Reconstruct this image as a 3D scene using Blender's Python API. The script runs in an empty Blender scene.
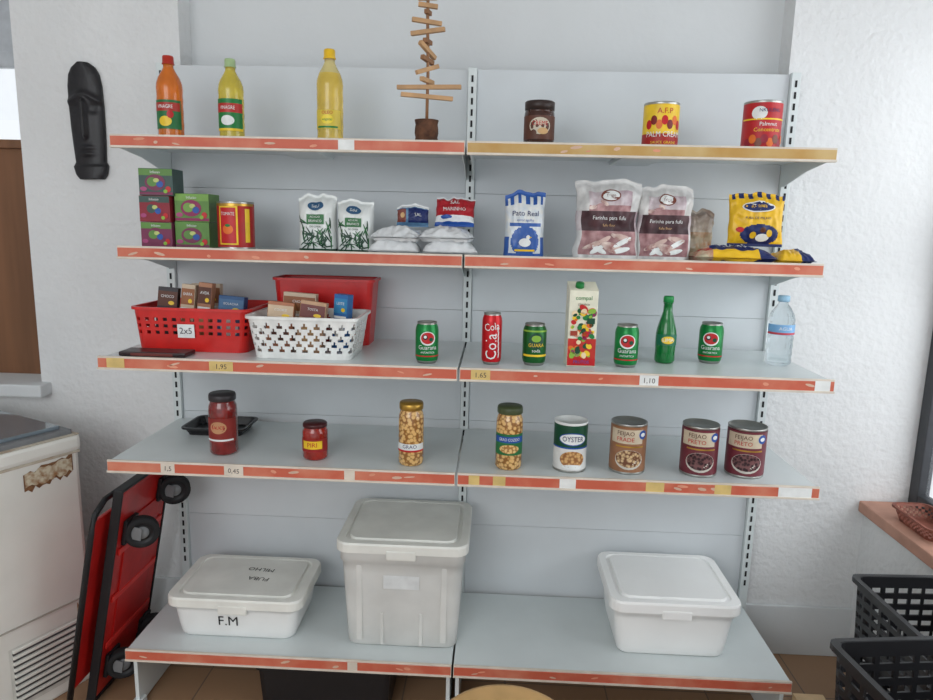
import bpy, bmesh, math, random
import numpy as np
from mathutils import Matrix, Vector, noise
random.seed(7)
sc=bpy.context.scene
PI=math.pi
# ---------------------------------------------------------------- materials
def lin(c):
    o=[]
    for v in c[:3]:
        v=v/255.0
        o.append(v/12.92 if v<=0.04045 else ((v+0.055)/1.055)**2.4)
    return (o[0],o[1],o[2],1.0)
_m={}
def mat(c,rough=.5,metal=0,trans=0,alpha=1,var=.08,scale=25,bump=0,bscale=200,kind=None,c2=None,ior=1.45,coat=0,name=None,thr=(.4,.6)):
    key=(tuple(c),rough,metal,trans,alpha,var,scale,bump,bscale,kind,c2,ior,coat,thr)
    if key in _m: return _m[key]
    m=bpy.data.materials.new(name or "mat_%d_%d_%d"%tuple(c[:3])); m.use_nodes=True
    nt=m.node_tree; b=nt.nodes["Principled BSDF"]
    L=nt.links.new
    tc=nt.nodes.new("ShaderNodeTexCoord")
    a=lin(c)
    if kind=='voronoi':
        t=nt.nodes.new("ShaderNodeTexVoronoi"); t.inputs["Scale"].default_value=scale
        L(tc.outputs["Object"],t.inputs["Vector"])
        r=nt.nodes.new("ShaderNodeValToRGB"); L(t.outputs["Distance"],r.inputs[0])
        r.color_ramp.elements[0].color=a; r.color_ramp.elements[0].position=thr[0]
        r.color_ramp.elements[1].color=lin(c2); r.color_ramp.elements[1].position=thr[1]
        L(r.outputs[0],b.inputs["Base Color"])
    elif kind=='brick':
        t=nt.nodes.new("ShaderNodeTexBrick"); t.offset=0
        t.inputs["Scale"].default_value=scale; t.inputs["Color1"].default_value=a
        t.inputs["Color2"].default_value=tuple(v*.88 for v in a[:3])+(1,)
        t.inputs["Mortar"].default_value=lin(c2); t.inputs["Mortar Size"].default_value=.008
        t.inputs["Brick Width"].default_value=1; t.inputs["Row Height"].default_value=1
        L(tc.outputs["Object"],t.inputs["Vector"]); L(t.outputs[0],b.inputs["Base Color"])
    else:
        t=nt.nodes.new("ShaderNodeTexNoise"); t.inputs["Scale"].default_value=scale; t.inputs["Detail"].default_value=4
        if kind=='wood':
            mp=nt.nodes.new("ShaderNodeMapping"); mp.inputs["Scale"].default_value=(1,1,.08)
            L(tc.outputs["Object"],mp.inputs["Vector"]); L(mp.outputs[0],t.inputs["Vector"])
        else: L(tc.outputs["Object"],t.inputs["Vector"])
        r=nt.nodes.new("ShaderNodeValToRGB"); L(t.outputs["Fac"],r.inputs[0])
        e0=tuple(max(0,v*(1-var)) for v in a[:3])+(1,)
        e1=lin(c2) if c2 else tuple(min(1,v*(1+var)) for v in a[:3])+(1,)
        r.color_ramp.elements[0].color=e0 if not c2 else a; r.color_ramp.elements[0].position=thr[0]-.05
        r.color_ramp.elements[1].color=e1; r.color_ramp.elements[1].position=thr[1]+.05
        L(r.outputs[0],b.inputs["Base Color"])
    b.inputs["Roughness"].default_value=rough; b.inputs["Metallic"].default_value=metal
    b.inputs["Transmission Weight"].default_value=trans; b.inputs["Alpha"].default_value=alpha
    b.inputs["IOR"].default_value=ior; b.inputs["Coat Weight"].default_value=coat
    if bump:
        n=nt.nodes.new("ShaderNodeTexNoise"); n.inputs["Scale"].default_value=bscale; n.inputs["Detail"].default_value=5
        L(tc.outputs["Object"],n.inputs["Vector"])
        bp=nt.nodes.new("ShaderNodeBump"); bp.inputs["Strength"].default_value=bump; bp.inputs["Distance"].default_value=.01
        L(n.outputs["Fac"],bp.inputs["Height"]); L(bp.outputs[0],b.inputs["Normal"])
    _m[key]=m
    return m
# ---------------------------------------------------------------- text cache
_t={}
def text_mesh(s):
    if s in _t: return _t[s]
    cu=bpy.data.curves.new("tmp","FONT"); cu.body=s; cu.size=1; cu.align_x='CENTER'; cu.align_y='CENTER'; cu.resolution_u=2
    ob=bpy.data.objects.new("tmp",cu); sc.collection.objects.link(ob)
    dg=bpy.context.evaluated_depsgraph_get(); dg.update()
    ev=ob.evaluated_get(dg); me=ev.to_mesh()
    V=[tuple(v.co) for v in me.vertices]; F=[tuple(p.vertices) for p in me.polygons]
    ev.to_mesh_clear(); bpy.data.objects.remove(ob); bpy.data.curves.remove(cu)
    xs=[v[0] for v in V] or [0]
    _t[s]=(V,F,max(xs)-min(xs)); return _t[s]
class MB:
    def __init__(s): s.v=[];s.f=[];s.mi=[];s.sm=[];s.mats=[]
    def m(s,mt):
        if mt not in s.mats: s.mats.append(mt)
        return s.mats.index(mt)
    def add(s,V,F,mt,smooth=False,M=None):
        o=len(s.v)
        if M is not None: V=[tuple(M@Vector(p)) for p in V]
        s.v+=[tuple(p) for p in V]
        ml=mt if isinstance(mt,list) else None
        for i,f in enumerate(F):
            s.f.append(tuple(a+o for a in f)); s.mi.append(s.m(ml[i] if ml else mt)); s.sm.append(smooth)
    def box(s,c,d,mt,bev=0,M=None,seg=2):
        bm=bmesh.new(); bmesh.ops.create_cube(bm,size=1)
        for v in bm.verts: v.co=Vector((v.co.x*d[0]+c[0],v.co.y*d[1]+c[1],v.co.z*d[2]+c[2]))
        if bev: bmesh.ops.bevel(bm,geom=list(bm.edges),offset=bev,segments=seg,profile=.6,affect='EDGES')
        bm.verts.index_update()
        s.add([v.co[:] for v in bm.verts],[[v.index for v in f.verts] for f in bm.faces],mt,False,M); bm.free()
    def lathe(s,prof,mts,n=40,M=None,smooth=True):
        V=[];F=[];ML=[]
        for r,z in prof:
            for k in range(n):
                a=2*PI*k/n; V.append((r*math.cos(a),r*math.sin(a),z))
        for i in range(len(prof)-1):
            mt=mts[i] if isinstance(mts,list) else mts
            for k in range(n):
                k2=(k+1)%n; F.append((i*n+k,i*n+k2,(i+1)*n+k2,(i+1)*n+k)); ML.append(mt)
        s.add(V,F,ML,smooth,M)
    def tube(s,pts,r,mt,n=10,M=None):
        V=[];F=[];pts=[Vector(p) for p in pts]
        for i,p in enumerate(pts):
            t=(pts[min(i+1,len(pts)-1)]-pts[max(i-1,0)]).normalized()
            a=t.cross(Vector((0,0,1)) if abs(t.z)<.9 else Vector((1,0,0))).normalized(); b=t.cross(a)
            rr=r[i] if isinstance(r,list) else r
            for k in range(n):
                th=2*PI*k/n; V.append(p+a*rr*math.cos(th)+b*rr*math.sin(th))
        for i in range(len(pts)-1):
            for k in range(n):
                k2=(k+1)%n;F.append((i*n+k,i*n+k2,(i+1)*n+k2,(i+1)*n+k))
        F.append(tuple(range(n))[::-1]);F.append(tuple((len(pts)-1)*n+k for k in range(n)))
        s.add(V,F,mt,True,M)
    def text(s,t,x,z,h,mt,mp,l=3,rot=0,maxw=None):
        V,F,w=text_mesh(t)
        if not V: return
        k=h*1.35; kx=k
        if maxw and w*k>maxw: kx=maxw/w
        c,sn=math.cos(rot),math.sin(rot); o=[]
        for p in V:
            a,b=p[0]*kx,p[1]*k
            o.append(mp(x+a*c-b*sn,z+a*sn+b*c,l))
        s.add(o,F,mt)
    def rect(s,x,z,w,h,mt,mp,l=1,n=12,m=2):
        V=[];F=[]
        for j in range(m+1):
            for i in range(n+1): V.append(mp(x-w/2+w*i/n,z-h/2+h*j/m,l))
        for j in range(m):
            for i in range(n): a=j*(n+1)+i; F.append((a,a+1,a+n+2,a+n+1))
        s.add(V,F,mt,True)
    def ell(s,x,z,w,h,mt,mp,l=2,n=20,rot=0):
        V=[mp(x,z,l)];F=[];c,sn=math.cos(rot),math.sin(rot)
        for q in (.5,1):
            for k in range(n):
                a=2*PI*k/n; p,r=w/2*q*math.cos(a),h/2*q*math.sin(a)
                V.append(mp(x+p*c-r*sn,z+p*sn+r*c,l))
        for k in range(n):
            k2=(k+1)%n; F.append((0,1+k,1+k2)); F.append((1+k,1+n+k,1+n+k2,1+k2))
        s.add(V,F,mt,True)
    def obj(s,name,loc=(0,0,0),rz=0,parent=None,rot=None):
        me=bpy.data.meshes.new(name); me.from_pydata(s.v,[],s.f)
        for m in s.mats: me.materials.append(m)
        me.polygons.foreach_set("material_index",s.mi); me.polygons.foreach_set("use_smooth",s.sm); me.update()
        o=bpy.data.objects.new(name,me); sc.collection.objects.link(o)
        o.location=loc; o.rotation_euler=rot if rot else (0,0,rz)
        if parent: o.parent=parent
        return o
def empty(name,loc=(0,0,0)):
    o=bpy.data.objects.new(name,None); sc.collection.objects.link(o); o.location=loc; o.empty_display_size=.05; return o
def cylmap(r): return lambda x,z,l=0:((r+.0004+l*.00035)*math.sin(x/r),-(r+.0004+l*.00035)*math.cos(x/r),z)
def flatmap(d): return lambda x,z,l=0:(x,-d/2-.0004-l*.0004,z)
# colours
WHITE=mat((232,234,232),.5,name="white_print"); BLACK=mat((22,22,24),.45,name="black_print")
RED=mat((190,25,30),.4,name="red_print"); YEL=mat((240,200,45),.4); GREEN=mat((20,120,55),.4); DKG=mat((10,70,45),.4)
BLUE=mat((30,80,160),.4); NAVY=mat((25,40,95),.4); TIN=mat((170,170,165),.3,.9); GOLD=mat((190,150,70),.3,.8)
TAN=mat((205,165,115),.5); BROWN=mat((90,50,35),.5); MAG=mat((140,35,85),.45); LIME=mat((135,180,60),.45); ORANGE=mat((225,110,35),.45)
# ---------------------------------------------------------------- camera (physical calibration)
C=Vector((.0929,-2.3025,1.5124)); a_,p_,g_,f_=-.03960,.17827,.02448,692.39
fw=Vector((math.sin(a_)*math.cos(p_),math.cos(a_)*math.cos(p_),-math.sin(p_))); r0=Vector((math.cos(a_),-math.sin(a_),0)); u0=r0.cross(fw)
rr=math.cos(g_)*r0+math.sin(g_)*u0; uu=-math.sin(g_)*r0+math.cos(g_)*u0
M=Matrix((rr,uu,-fw)).transposed().to_4x4(); M.translation=C
cam=bpy.data.cameras.new("camera"); co=bpy.data.objects.new("camera",cam); sc.collection.objects.link(co)
co.matrix_world=M; cam.sensor_width=36; cam.lens=f_/933*36; cam.clip_start=.05; sc.camera=co
# ---------------------------------------------------------------- room
PL=mat((226,227,227),.85,var=.03,scale=3,bump=.6,bscale=42,name="plaster_rough")
PLS=mat((217,220,221),.85,var=.02,scale=3,bump=.1,bscale=30,name="plaster_smooth")
def rbox(name,x0,x1,y0,y1,z0,z1,mt,bev=0):
    b=MB(); b.box(((x1-x0)/2,(y1-y0)/2,(z1-z0)/2),(x1-x0,y1-y0,z1-z0),mt,bev); return b.obj(name,(x0,y0,z0))
FL=mat((165,130,100),.45,kind='brick',c2=(120,100,85),scale=3,name="floor_tile")
rbox("floor",-2.5,1.7,-4.2,.35,-.05,0,FL)
rbox("ceiling",-2.5,1.7,-4.2,.35,2.85,2.9,PLS)
b=MB()
b.box((-1.24,.2,1.425),(.56,.3,2.85),PL); b.box((1.3,.2,1.425),(.604,.3,2.85),PL)
b.box((.019,.245,1.425),(1.958,.21,2.85),PLS)
b.box((-2.01,.2,.44),(.98,.3,.88),PL); b.box((-2.01,.2,2.6),(.98,.3,.5),PL)
b.obj("wall_back")
rbox("wall_left",-2.6,-2.5,-4.2,.35,0,2.85,PL)
b=MB()
b.box((1.5,-.9,.28),(.18,1.9,.56),PL); b.box((1.5,-.9,2.62),(.18,1.9,.46),PL); b.box((1.5,-3.02,1.425),(.18,2.34,2.85),PL)
b.obj("wall_right")
b=MB(); b.box((0,0,.095),(.5,.012,.19),PLS,.003); b.obj("baseboard_back",(1.26,.043,0))
b=MB(); b.box((0,0,.095),(.4,.012,.19),PLS,.003); b.obj("baseboard_left",(-1.21,.043,0))
SILL=mat((186,140,120),.6,var=.12,scale=12,name="terracotta_sill")
rbox("trim_1",1.385,1.6,-1.85,.045,.56,.6,SILL,.006)
b=MB(); DKF=mat((60,62,66),.5)
for y in (.0,-.9,-1.8): b.box((0,y,.87),(.04,.05,1.74),DKF,.004)
for z in (.02,.87,1.72): b.box((0,-.9,z),(.036,1.8,.05),DKF,.004)
GL=mat((235,240,245),.05,trans=1,alpha=.12,name="glass")
b.box((.0,-.9,.87),(.004,1.76,1.7),GL)
b.obj("window_2",(1.57,.02,.6))
b=MB(); WD=mat((120,82,55),.55,var=.2,scale=14,kind='wood')
FR=mat((185,190,195),.5)
b.box((-.45,0,.41),(.92,.03,.82),WD); b.box((-.45,-.01,.835),(.92,.05,.03),WD,.004)
b.box((-.45,0,1.02),(.92,.006,.2),GL); b.box((-.45,0,1.12),(.92,.04,.05),FR,.004); b.box((-.45,0,1.29),(.92,.02,.29),FR)
b.obj("window_1",(-1.53,.18,.92))
rbox("trim_2",-2.48,-1.485,-.01,.3,.88,.925,PLS,.006)
# ---------------------------------------------------------------- shelving unit
MET=mat((215,222,222),.34,var=.03,scale=6,coat=.2,name="shelf_enamel")
PAN=mat((208,213,216),.5,var=.03,scale=4,name="panel_enamel")
SLOT=mat((25,25,28),.7)
RAILO=mat((200,98,74),.5,kind=None,c2=(218,146,118),scale=9,thr=(.5,.75),name="price_rail_salmon")
RAILY=mat((188,146,78),.5,c2=(208,182,128),scale=7,thr=(.45,.7),name="price_rail_ochre")
RW=mat((218,208,194),.45,var=.08,scale=20)
TAPE=mat((214,186,118),.6,var=.1)
unit=empty("metal_shelving_unit")
b=MB()
for x in (-1.0,0,1.0):
    b.box((x,.004,1.0),(.028,.03,2.0),MET,.002)
    z=.3
    while z<1.97:
        b.box((x,-.0115,z),(.0065,.002,.02),SLOT); z+=.034
b.obj("uprights",parent=unit)
b=MB()
zs=[.2,.469,.85,1.232,1.614,1.997]
for bx in (-.5,.5):
    for z0,z1 in zip(zs[:-1],zs[1:]):
        b.box((bx,.012,(z0+z1)/2),(.97,.014,z1-z0-.0010),PAN,.0006)
    b.box((bx,.024,1.0),(.96,.006,1.99),PAN)
b.obj("back_panels",parent=unit)
H=[1.74,1.431,1.134,.831,.22]; D=[.332,.331,.467,.456,.432]
rgt=random.Random(11)
def rail(b,x0,x1,y,z,mt,tags):
    w=x1-x0-.006; cx=(x0+x1)/2
    b.box((cx,y-.004,z-.019),(w,.008,.038),RW,.0015)
    b.box((cx,y-.0088,z-.0185),(w-.004,.0022,.026),mt,.0005)
    b.box((cx,y-.010,z-.034),(w,.006,.006),RW,.001)
    mp=lambda X,Z,l=0:(X,y-.0102-l*.0004,z+Z)
    for tx,tw,tm,tt in tags:
        b.rect(tx,-.0185,tw,.029,tm,mp,1,1,1)
        if tt: b.text(tt,tx,-.019,.0145,mat((70,60,60),.6),mp,2,maxw=tw*.75,rot=rgt.uniform(-.06,.06))
    for k in range(5):
        b.ell(rgt.uniform(x0+.05,x1-.05),-.0185+rgt.uniform(-.006,.006),rgt.uniform(.01,.035),rgt.uniform(.004,.010),[mat((212,178,156),.6),mat((222,152,124),.6)][k%2],mp,.6,7,rgt.uniform(-.3,.3))
TW=WHITE
tags={(0,0):[(-.33,.045,TW,"")],(2,0):[(-.945,.05,TAPE,""),(-.65,.066,TAPE,"1,95")],(2,1):[(.06,.052,TAPE,"1.65"),(.51,.05,TW,"1,10"),(.965,.04,TW,"")],
(3,0):[(-.82,.04,RW,"1,5"),(-.63,.055,RW,"0,45"),(-.3,.03,RW,"")],(3,1):[(.12,.035,TAPE,""),(.31,.045,TW,""),(.55,.05,TAPE,""),(.735,.045,TAPE,""),(.93,.09,TW,""),(.05,.03,TAPE,"")],(4,0):[(-.3,.03,RW,"")]}
for i,(h,d) in enumerate(zip(H,D)):
    for k,(x0,x1) in enumerate(((-1,0),(0,1))):
        b=MB(); cx=(x0+x1)/2
        b.box((cx,-d/2-.004,h-.012),(.994,d-.012,.012),MET,.002)
        b.box((cx,-d+.004,h-.02),(.994,.006,.03),MET,.001)
        if i<4:
            b.box((cx,-d*.5,h-.024),(.12,d-.03,.012),MET,.002)
            for sx in (x0+.012,x1-.012):
                V=[];th=.0015
                pr=[(-.008,-.018),(-d+.02,-.018),(-d+.02,-.034),(-d*.55,-.05),(-.03,-.085),(-.008,-.085)]
                for s_ in (-th,th): V+=[(sx+s_,y,h+z) for y,z in pr]
                n=len(pr);F=[tuple(range(n)),tuple(range(2*n-1,n-1,-1))]+[(j,j+n,(j+1)%n+n,(j+1)%n) for j in range(n)]
                b.add(V,F,MET)
        else:
            for sx in (x0+.014,x1-.014):
                b.box((sx,-d/2,h-.12),(.012,d-.05,.19),MET,.002); b.box((sx,-d+.03,.012),(.03,.05,.024),MET,.003)
        rail(b,x0,x1,-d-.0005,h,(RAILY if (i==0 and k==1) else RAILO),tags.get((i,k),[]))
        b.obj("shelf_%d_%d"%(i,k),parent=unit)
SZ=[h-.0055 for h in H]
# ---------------------------------------------------------------- product builders
def tin(name,x,y,z,r,h,side,deco,rz=0,lid=TIN,n=44):
    b=MB()
    b.lathe([(0,.002),(r*.9,.002),(r*.93,0),(r*1.0,0),(r*1.012,.002),(r*1.012,.005),(r,.0065),(r,h-.0065),(r*1.012,h-.005),(r*1.012,h-.001),(r*1.0,h),(r*.95,h-.001),(r*.93,h-.005),(0,h-.005)],
      [TIN]*6+[side]+[lid]*6,n)
    deco(b,cylmap(r),r,h); return b.obj(name,(x,y,z),rz)
def soda(name,x,y,z,r,h,side,deco,rz=0):
    b=MB()
    b.lathe([(0,.006),(r*.6,.005),(r*.72,0),(r*.8,0),(r*.93,.008),(r,.018),(r,h-.024),(r*.95,h-.014),(r*.84,h-.006),(r*.83,h-.004),(r*.86,h-.002),(r*.84,h),(r*.8,h-.002),(r*.76,h-.006),(0,h-.006)],
      [TIN]*4+[side]*4+[TIN]*6,44)
    b.box((0,-.006,h-.004),(.014,.02,.002),TIN,.0008)
    deco(b,cylmap(r),r,h); return b.obj(name,(x,y,z),rz)
def guar(b,mp,r,h):
    b.ell(0,h*.62,r*1.35,h*.34,WHITE,mp,1); b.ell(0,h*.63,r*1.15,h*.28,RED,mp,2)
    b.ell(-r*.2,h*.65,r*.4,h*.12,BLACK,mp,3); b.ell(-r*.2,h*.66,r*.25,h*.07,WHITE,mp,4); b.ell(r*.3,h*.6,r*.35,h*.1,DKG,mp,3)
    b.text("Guarana",0,h*.4,h*.11,WHITE,mp,3,maxw=r*1.6); b.text("ANTARTICA",0,h*.28,h*.05,WHITE,mp,3,maxw=r*1.2)
    b.rect(0,h*.19,r*2.6,h*.03,RED,mp,1)
CG=mat((12,125,58),.28,.35); CG2=mat((25,95,40),.28,.35); CR=mat((195,18,28),.28,.3)
soda("soda_can",-.095,-.384,SZ[2],.0325,.116,CG,guar,.15)
soda("soda_can.001",.469,-.348,SZ[2],.0335,.12,CG,guar,-.1)
soda("soda_can.002",.736,-.246,SZ[2],.0345,.119,CG,guar,-.3)
def g2(b,mp,r,h):
    b.ell(0,h*.6,r*1.3,h*.4,DKG,mp,1); b.ell(0,h*.66,r*.8,h*.16,LIME,mp,2); b.text("GUARA",0,h*.5,h*.09,YEL,mp,3,maxw=r*1.3); b.rect(0,h*.25,r*2.4,h*.05,YEL,mp,1); b.text("soda",0,h*.37,h*.08,WHITE,mp,3)
    b.rect(0,h*.84,r*2.8,h*.04,LIME,mp,1,16)
soda("soda_can.003",.208,-.362,SZ[2],.0335,.117,CG2,g2,.1)
def coke(b,mp,r,h):
    b.text("Cola",0,h*.74,h*.15,WHITE,mp,3,maxw=r*1.5,rot=.15); b.text("Cola",0,h*.36,h*.22,WHITE,mp,3,rot=PI/2,maxw=h*.5)
    for k in range(6): b.ell(r*(.75-.02*k),h*(.2+.1*k),r*.12,h*.12,WHITE,mp,2,rot=-.15)
soda("soda_can.004",.087,-.373,SZ[2],.028,.145,CR,coke,0)
def palm(b,mp,r,h):
    b.rect(0,h*.5,r*3.4,h*.86,YEL,mp,1,24); b.rect(0,h*.2,r*3.4,h*.26,mat((170,35,30),.45),mp,2,24)
    b.text("A.F.P",0,h*.8,h*.12,RED,mp,3); 
    for i in range(7): b.ell((i-3)*r*.3,h*(.52+.09*(i%2)),r*.36,h*.2,[RED,mat((120,20,20),.4),ORANGE][i%3],mp,3+i%2)
    b.text("PALM CREAM",0,h*.31,h*.12,WHITE,mp,6,maxw=r*2.0); b.text("SAUCE GRAINE",0,h*.14,h*.06,YEL,mp,6,maxw=r*1.6)
tin("canned_palm_cream",.547,-.232,SZ[0],.049,.128,YEL,palm)
def palmr(b,mp,r,h):
    PK=mat((150,30,50),.4)
    b.ell(-r*.5,h*.75,r*.8,h*.26,WHITE,mp,1); b.text("NKULENU",r*.05,h*.8,h*.07,NAVY,mp,3,maxw=r*1.1)
    b.rect(0,h*.63,r*3,h*.03,YEL,mp,2); b.text("Palmnut",0,h*.53,h*.08,WHITE,mp,3,maxw=r*1.4); b.text("Concentrate",0,h*.42,h*.08,YEL,mp,3,maxw=r*1.5)
    for i in range(8): b.ell((i-3.5)*r*.3,h*(.17+.07*(i%2)),r*.38,h*.18,[PK,ORANGE,mat((120,60,40),.4)][i%3],mp,2+i%2)
tin("canned_palm_nut",.829,-.232,SZ[0],.052,.136,mat((185,30,38),.4),palmr)
def spread(b,mp,r,h):
    b.rect(0,h*.42,r*2.8,h*.5,BROWN,mp,1,24); b.ell(0,h*.45,r*1.4,h*.36,mat((200,190,170),.5),mp,2); b.text("CREME",0,h*.5,h*.1,RED,mp,3,maxw=r*1.0); b.ell(r*.2,h*.34,r*.7,h*.14,TAN,mp,3); b.ell(-r*.4,h*.3,r*.4,h*.14,BROWN,mp,3)
b=MB(); r=.0435;h=.128; CH=mat((62,32,22),.2,coat=.5); LID=mat((48,34,30),.4)
b.lathe([(0,0),(r*.9,0),(r,.006),(r,h*.66),(r*.97,h*.76),(r*.9,h*.8),(r*.97,h*.8),(r*.98,h*.98),(r*.9,h),(0,h)],[CH]*6+[LID]*3)
spread(b,cylmap(r),r,h); b.obj("jar_of_chocolate_spread",(.203,-.232,SZ[0]))
def tomato(b,mp,r,h):
    b.rect(-r*.1,h*.5,r*1.1,h*.8,YEL,mp,1); b.rect(-r*.1,h*.5,r*.9,h*.74,RED,mp,2); b.text("TOMATE",-r*.1,h*.74,h*.07,WHITE,mp,3,maxw=r*.75); b.ell(-r*.1,h*.42,r*.6,h*.2,ORANGE,mp,3); b.ell(-r*.1,h*.5,r*.3,h*.06,GREEN,mp,4); b.rect(0,h*.93,r*3,h*.05,GOLD,mp,1,20); b.rect(r*1.0,h*.5,r*.3,h*.7,YEL,mp,1)
tin("canned_tomato",-.687,-.232,SZ[1],.053,.139,mat((175,30,28),.4),tomato)
def oyst(b,mp,r,h):
    b.rect(0,h*.72,r*3.1,h*.46,DKG,mp,1,24); b.rect(0,h*.5,r*3.1,h*.03,BLUE,mp,2,24); b.ell(0,h*.68,r*1.7,h*.26,BLUE,mp,3); b.ell(0,h*.68,r*1.6,h*.22,WHITE,mp,4)
    b.text("OYSTER",0,h*.68,h*.11,NAVY,mp,6,maxw=r*1.25); b.ell(0,h*.27,r*1.5,h*.34,mat((214,170,110),.5,kind='voronoi',c2=(150,95,50),scale=110,thr=(.3,.7)),mp,4); b.ell(0,h*.12,r*1.2,h*.1,WHITE,mp,5)
tin("canned_mushroom",.323,-.366,SZ[3],.0475,.145,mat((225,225,222),.4),oyst,.05,WHITE)
BEAN=mat((215,185,140),.5,kind='voronoi',c2=(110,65,40),scale=120,thr=(.3,.7)); BEANK=mat((45,22,28),.4,kind='voronoi',c2=(120,80,80),scale=120,thr=(.35,.75))
def bean(c1,beans,t2):
    def f(b,mp,r,h):
        b.rect(0,h*.5,r*3.2,h*.88,c1,mp,1,24); b.rect(-r*.2,h*.76,r*1.9,h*.28,mat((205,190,165),.5),mp,2)
        b.ell(r*.75,h*.8,r*.5,h*.18,BLUE,mp,4); b.ell(r*.75,h*.8,r*.3,h*.08,WHITE,mp,5)
        b.text("FEIJAO",-r*.25,h*.82,h*.085,BROWN,mp,4,maxw=r*1.2); b.text(t2,-r*.25,h*.7,h*.085,RED,mp,4,maxw=r*1.1)
        b.ell(0,h*.3,r*1.6,h*.4,mat((200,195,185),.5),mp,3); b.ell(0,h*.32,r*1.5,h*.35,beans,mp,4)
        b.rect(0,h*.56,r*1.6,h*.03,GOLD,mp,3)
    return f
tin("canned_beans",.490,-.36,SZ[3],.0505,.146,mat((150,105,70),.45),bean(mat((150,105,75),.45),BEAN,"FRADE"),-.1)
tin("canned_beans.001",.694,-.361,SZ[3],.051,.146,mat((95,40,50),.45),bean(mat((110,45,55),.45),BEANK,"PRETO"),-.2)
tin("canned_beans.002",.828,-.354,SZ[3],.053,.144,mat((95,40,50),.45),bean(mat((110,45,55),.45),BEANK,"PRETO"),-.25)
# --- glass jars
CHICK=mat((230,186,118),.22,kind='voronoi',c2=(150,100,48),scale=95,thr=(.4,.66),coat=.6)
def jar(name,x,y,z,r,h,fill,lid,deco,rz=0):
    b=MB()
    b.lathe([(0,0),(r*.88,0),(r,.007),(r,h*.74),(r*.97,h*.8),(r*.86,h*.865),(r*.84,h*.89),(r*.93,h*.89),(r*.95,h*.9),(r*.95,h*.97),(r*.9,h),(0,h)],[fill]*6+[lid]*5,44)
    deco(b,cylmap(r),r,h); return b.obj(name,(x,y,z),rz)
def lchk(b,mp,r,h):
    b.rect(0,h*.3,r*2.6,h*.13,WHITE,mp,1,20); b.rect(0,h*.25,r*2.6,h*.03,RED,mp,2,20); b.text("GRAO",0,h*.32,h*.06,NAVY,mp,3,maxw=r*1.3)
jar("jar_of_chickpeas",-.138,-.377,SZ[3],.0365,.184,CHICK,GOLD,lchk)
def lchk2(b,mp,r,h):
    b.rect(0,h*.42,r*2.6,h*.34,mat((35,110,60),.45),mp,1,20); b.rect(0,h*.5,r*2.4,h*.1,BLUE,mp,2,20); b.text("GRAO COZIDO",0,h*.5,h*.05,WHITE,mp,3,maxw=r*1.6)
    b.ell(0,h*.35,r*1.5,h*.14,mat((230,195,130),.5,kind='voronoi',c2=(170,120,60),scale=120),mp,3)
jar("jar_of_chickpeas.001",.146,-.378,SZ[3],.0385,.183,CHICK,mat((70,80,50),.4),lchk2)
SAU=mat((120,22,18),.15,coat=.8,var=.3,scale=40)
def lsau(b,mp,r,h):
    b.rect(0,h*.42,r*2.8,h*.4,mat((135,40,34),.45),mp,1,20); b.ell(0,h*.47,r*1.2,h*.2,mat((190,140,100),.5),mp,2); b.text("SAUCE",0,h*.47,h*.06,RED,mp,3,maxw=r*.9); b.rect(0,h*.26,r*2.2,h*.03,WHITE,mp,2)
jar("jar_of_tomato_sauce",-.705,-.343,SZ[3],.041,.182,SAU,mat((50,45,48),.35),lsau)
def lsm(b,mp,r,h):
    b.rect(0,h*.42,r*2.8,h*.36,mat((150,30,28),.45),mp,1,20); b.rect(0,h*.44,r*1.6,h*.22,YEL,mp,2); b.text("PIRI",0,h*.44,h*.13,RED,mp,3,maxw=r*1.2)
jar("jar_of_chili_paste",-.424,-.36,SZ[3],.037,.108,mat((150,30,15),.15,coat=.7,var=.3),mat((70,22,25),.35),lsm)
# --- bottles
def oilb(name,x,y,R,h,liq,cap,deco,top=None):
    P=[(0,.002),(R*.8,0),(R*.97,.005),(R,.012)]
    m=[liq]*3
    zb=h*.62
    for i in range(8):
        P.append((R*(1-.0 if i%2 else .975),.012+(zb-.012)*(i+1)/8)); m.append(liq)
    P+=[(R*.96,h*.68),(R*.82,h*.745),(R*.55,h*.815),(R*.4,h*.86),(R*.38,h*.9)]; m+=[liq]*2+[top or liq]*3
    P+=[(R*.47,h*.9),(R*.47,h*.912),(R*.43,h*.915),(R*.42,h*.985),(R*.38,h),(0,h)]; m+=[cap]*6
    b=MB(); b.lathe(P,m,44); deco(b,cylmap(R),R,h); return b.obj(name,(x,y,SZ[0]))
O1=mat((235,130,45),.12,trans=.45,ior=1.35,var=.1,coat=.4); O2=mat((228,208,85),.12,trans=.5,ior=1.35,var=.1,coat=.4); O3=mat((235,205,95),.12,trans=.5,ior=1.35,var=.08,coat=.4)
def lo1(b,mp,r,h):
    b.rect(0,h*.3,r*2.6,h*.34,mat((35,110,60),.45),mp,1,20); b.rect(0,h*.39,r*2.4,h*.1,mat((170,45,35),.4),mp,2,20); b.text("VINAGRE",0,h*.39,h*.045,WHITE,mp,3,maxw=r*1.2); b.ell(0,h*.22,r,h*.12,YEL,mp,3); b.ell(r*.4,h*.3,r*.5,h*.09,RED,mp,4)
oilb("vinegar_bottle",-.870,-.232,.0365,.236,O1,mat((175,45,30),.4),lo1)
def lo2(b,mp,r,h):
    b.rect(0,h*.33,r*2.6,h*.36,GREEN,mp,1,20); b.rect(0,h*.4,r*2.6,h*.11,mat((180,40,35),.4),mp,2,20); b.text("VINAGRE",0,h*.4,h*.045,WHITE,mp,3,maxw=r*1.2); b.ell(0,h*.25,r*1.1,h*.12,WHITE,mp,2)
    b.rect(0,h*.14,r*2.6,h*.03,YEL,mp,2,20)
oilb("vinegar_bottle.001",-.689,-.232,.036,.230,O2,mat((165,190,140),.4),lo2)
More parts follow.
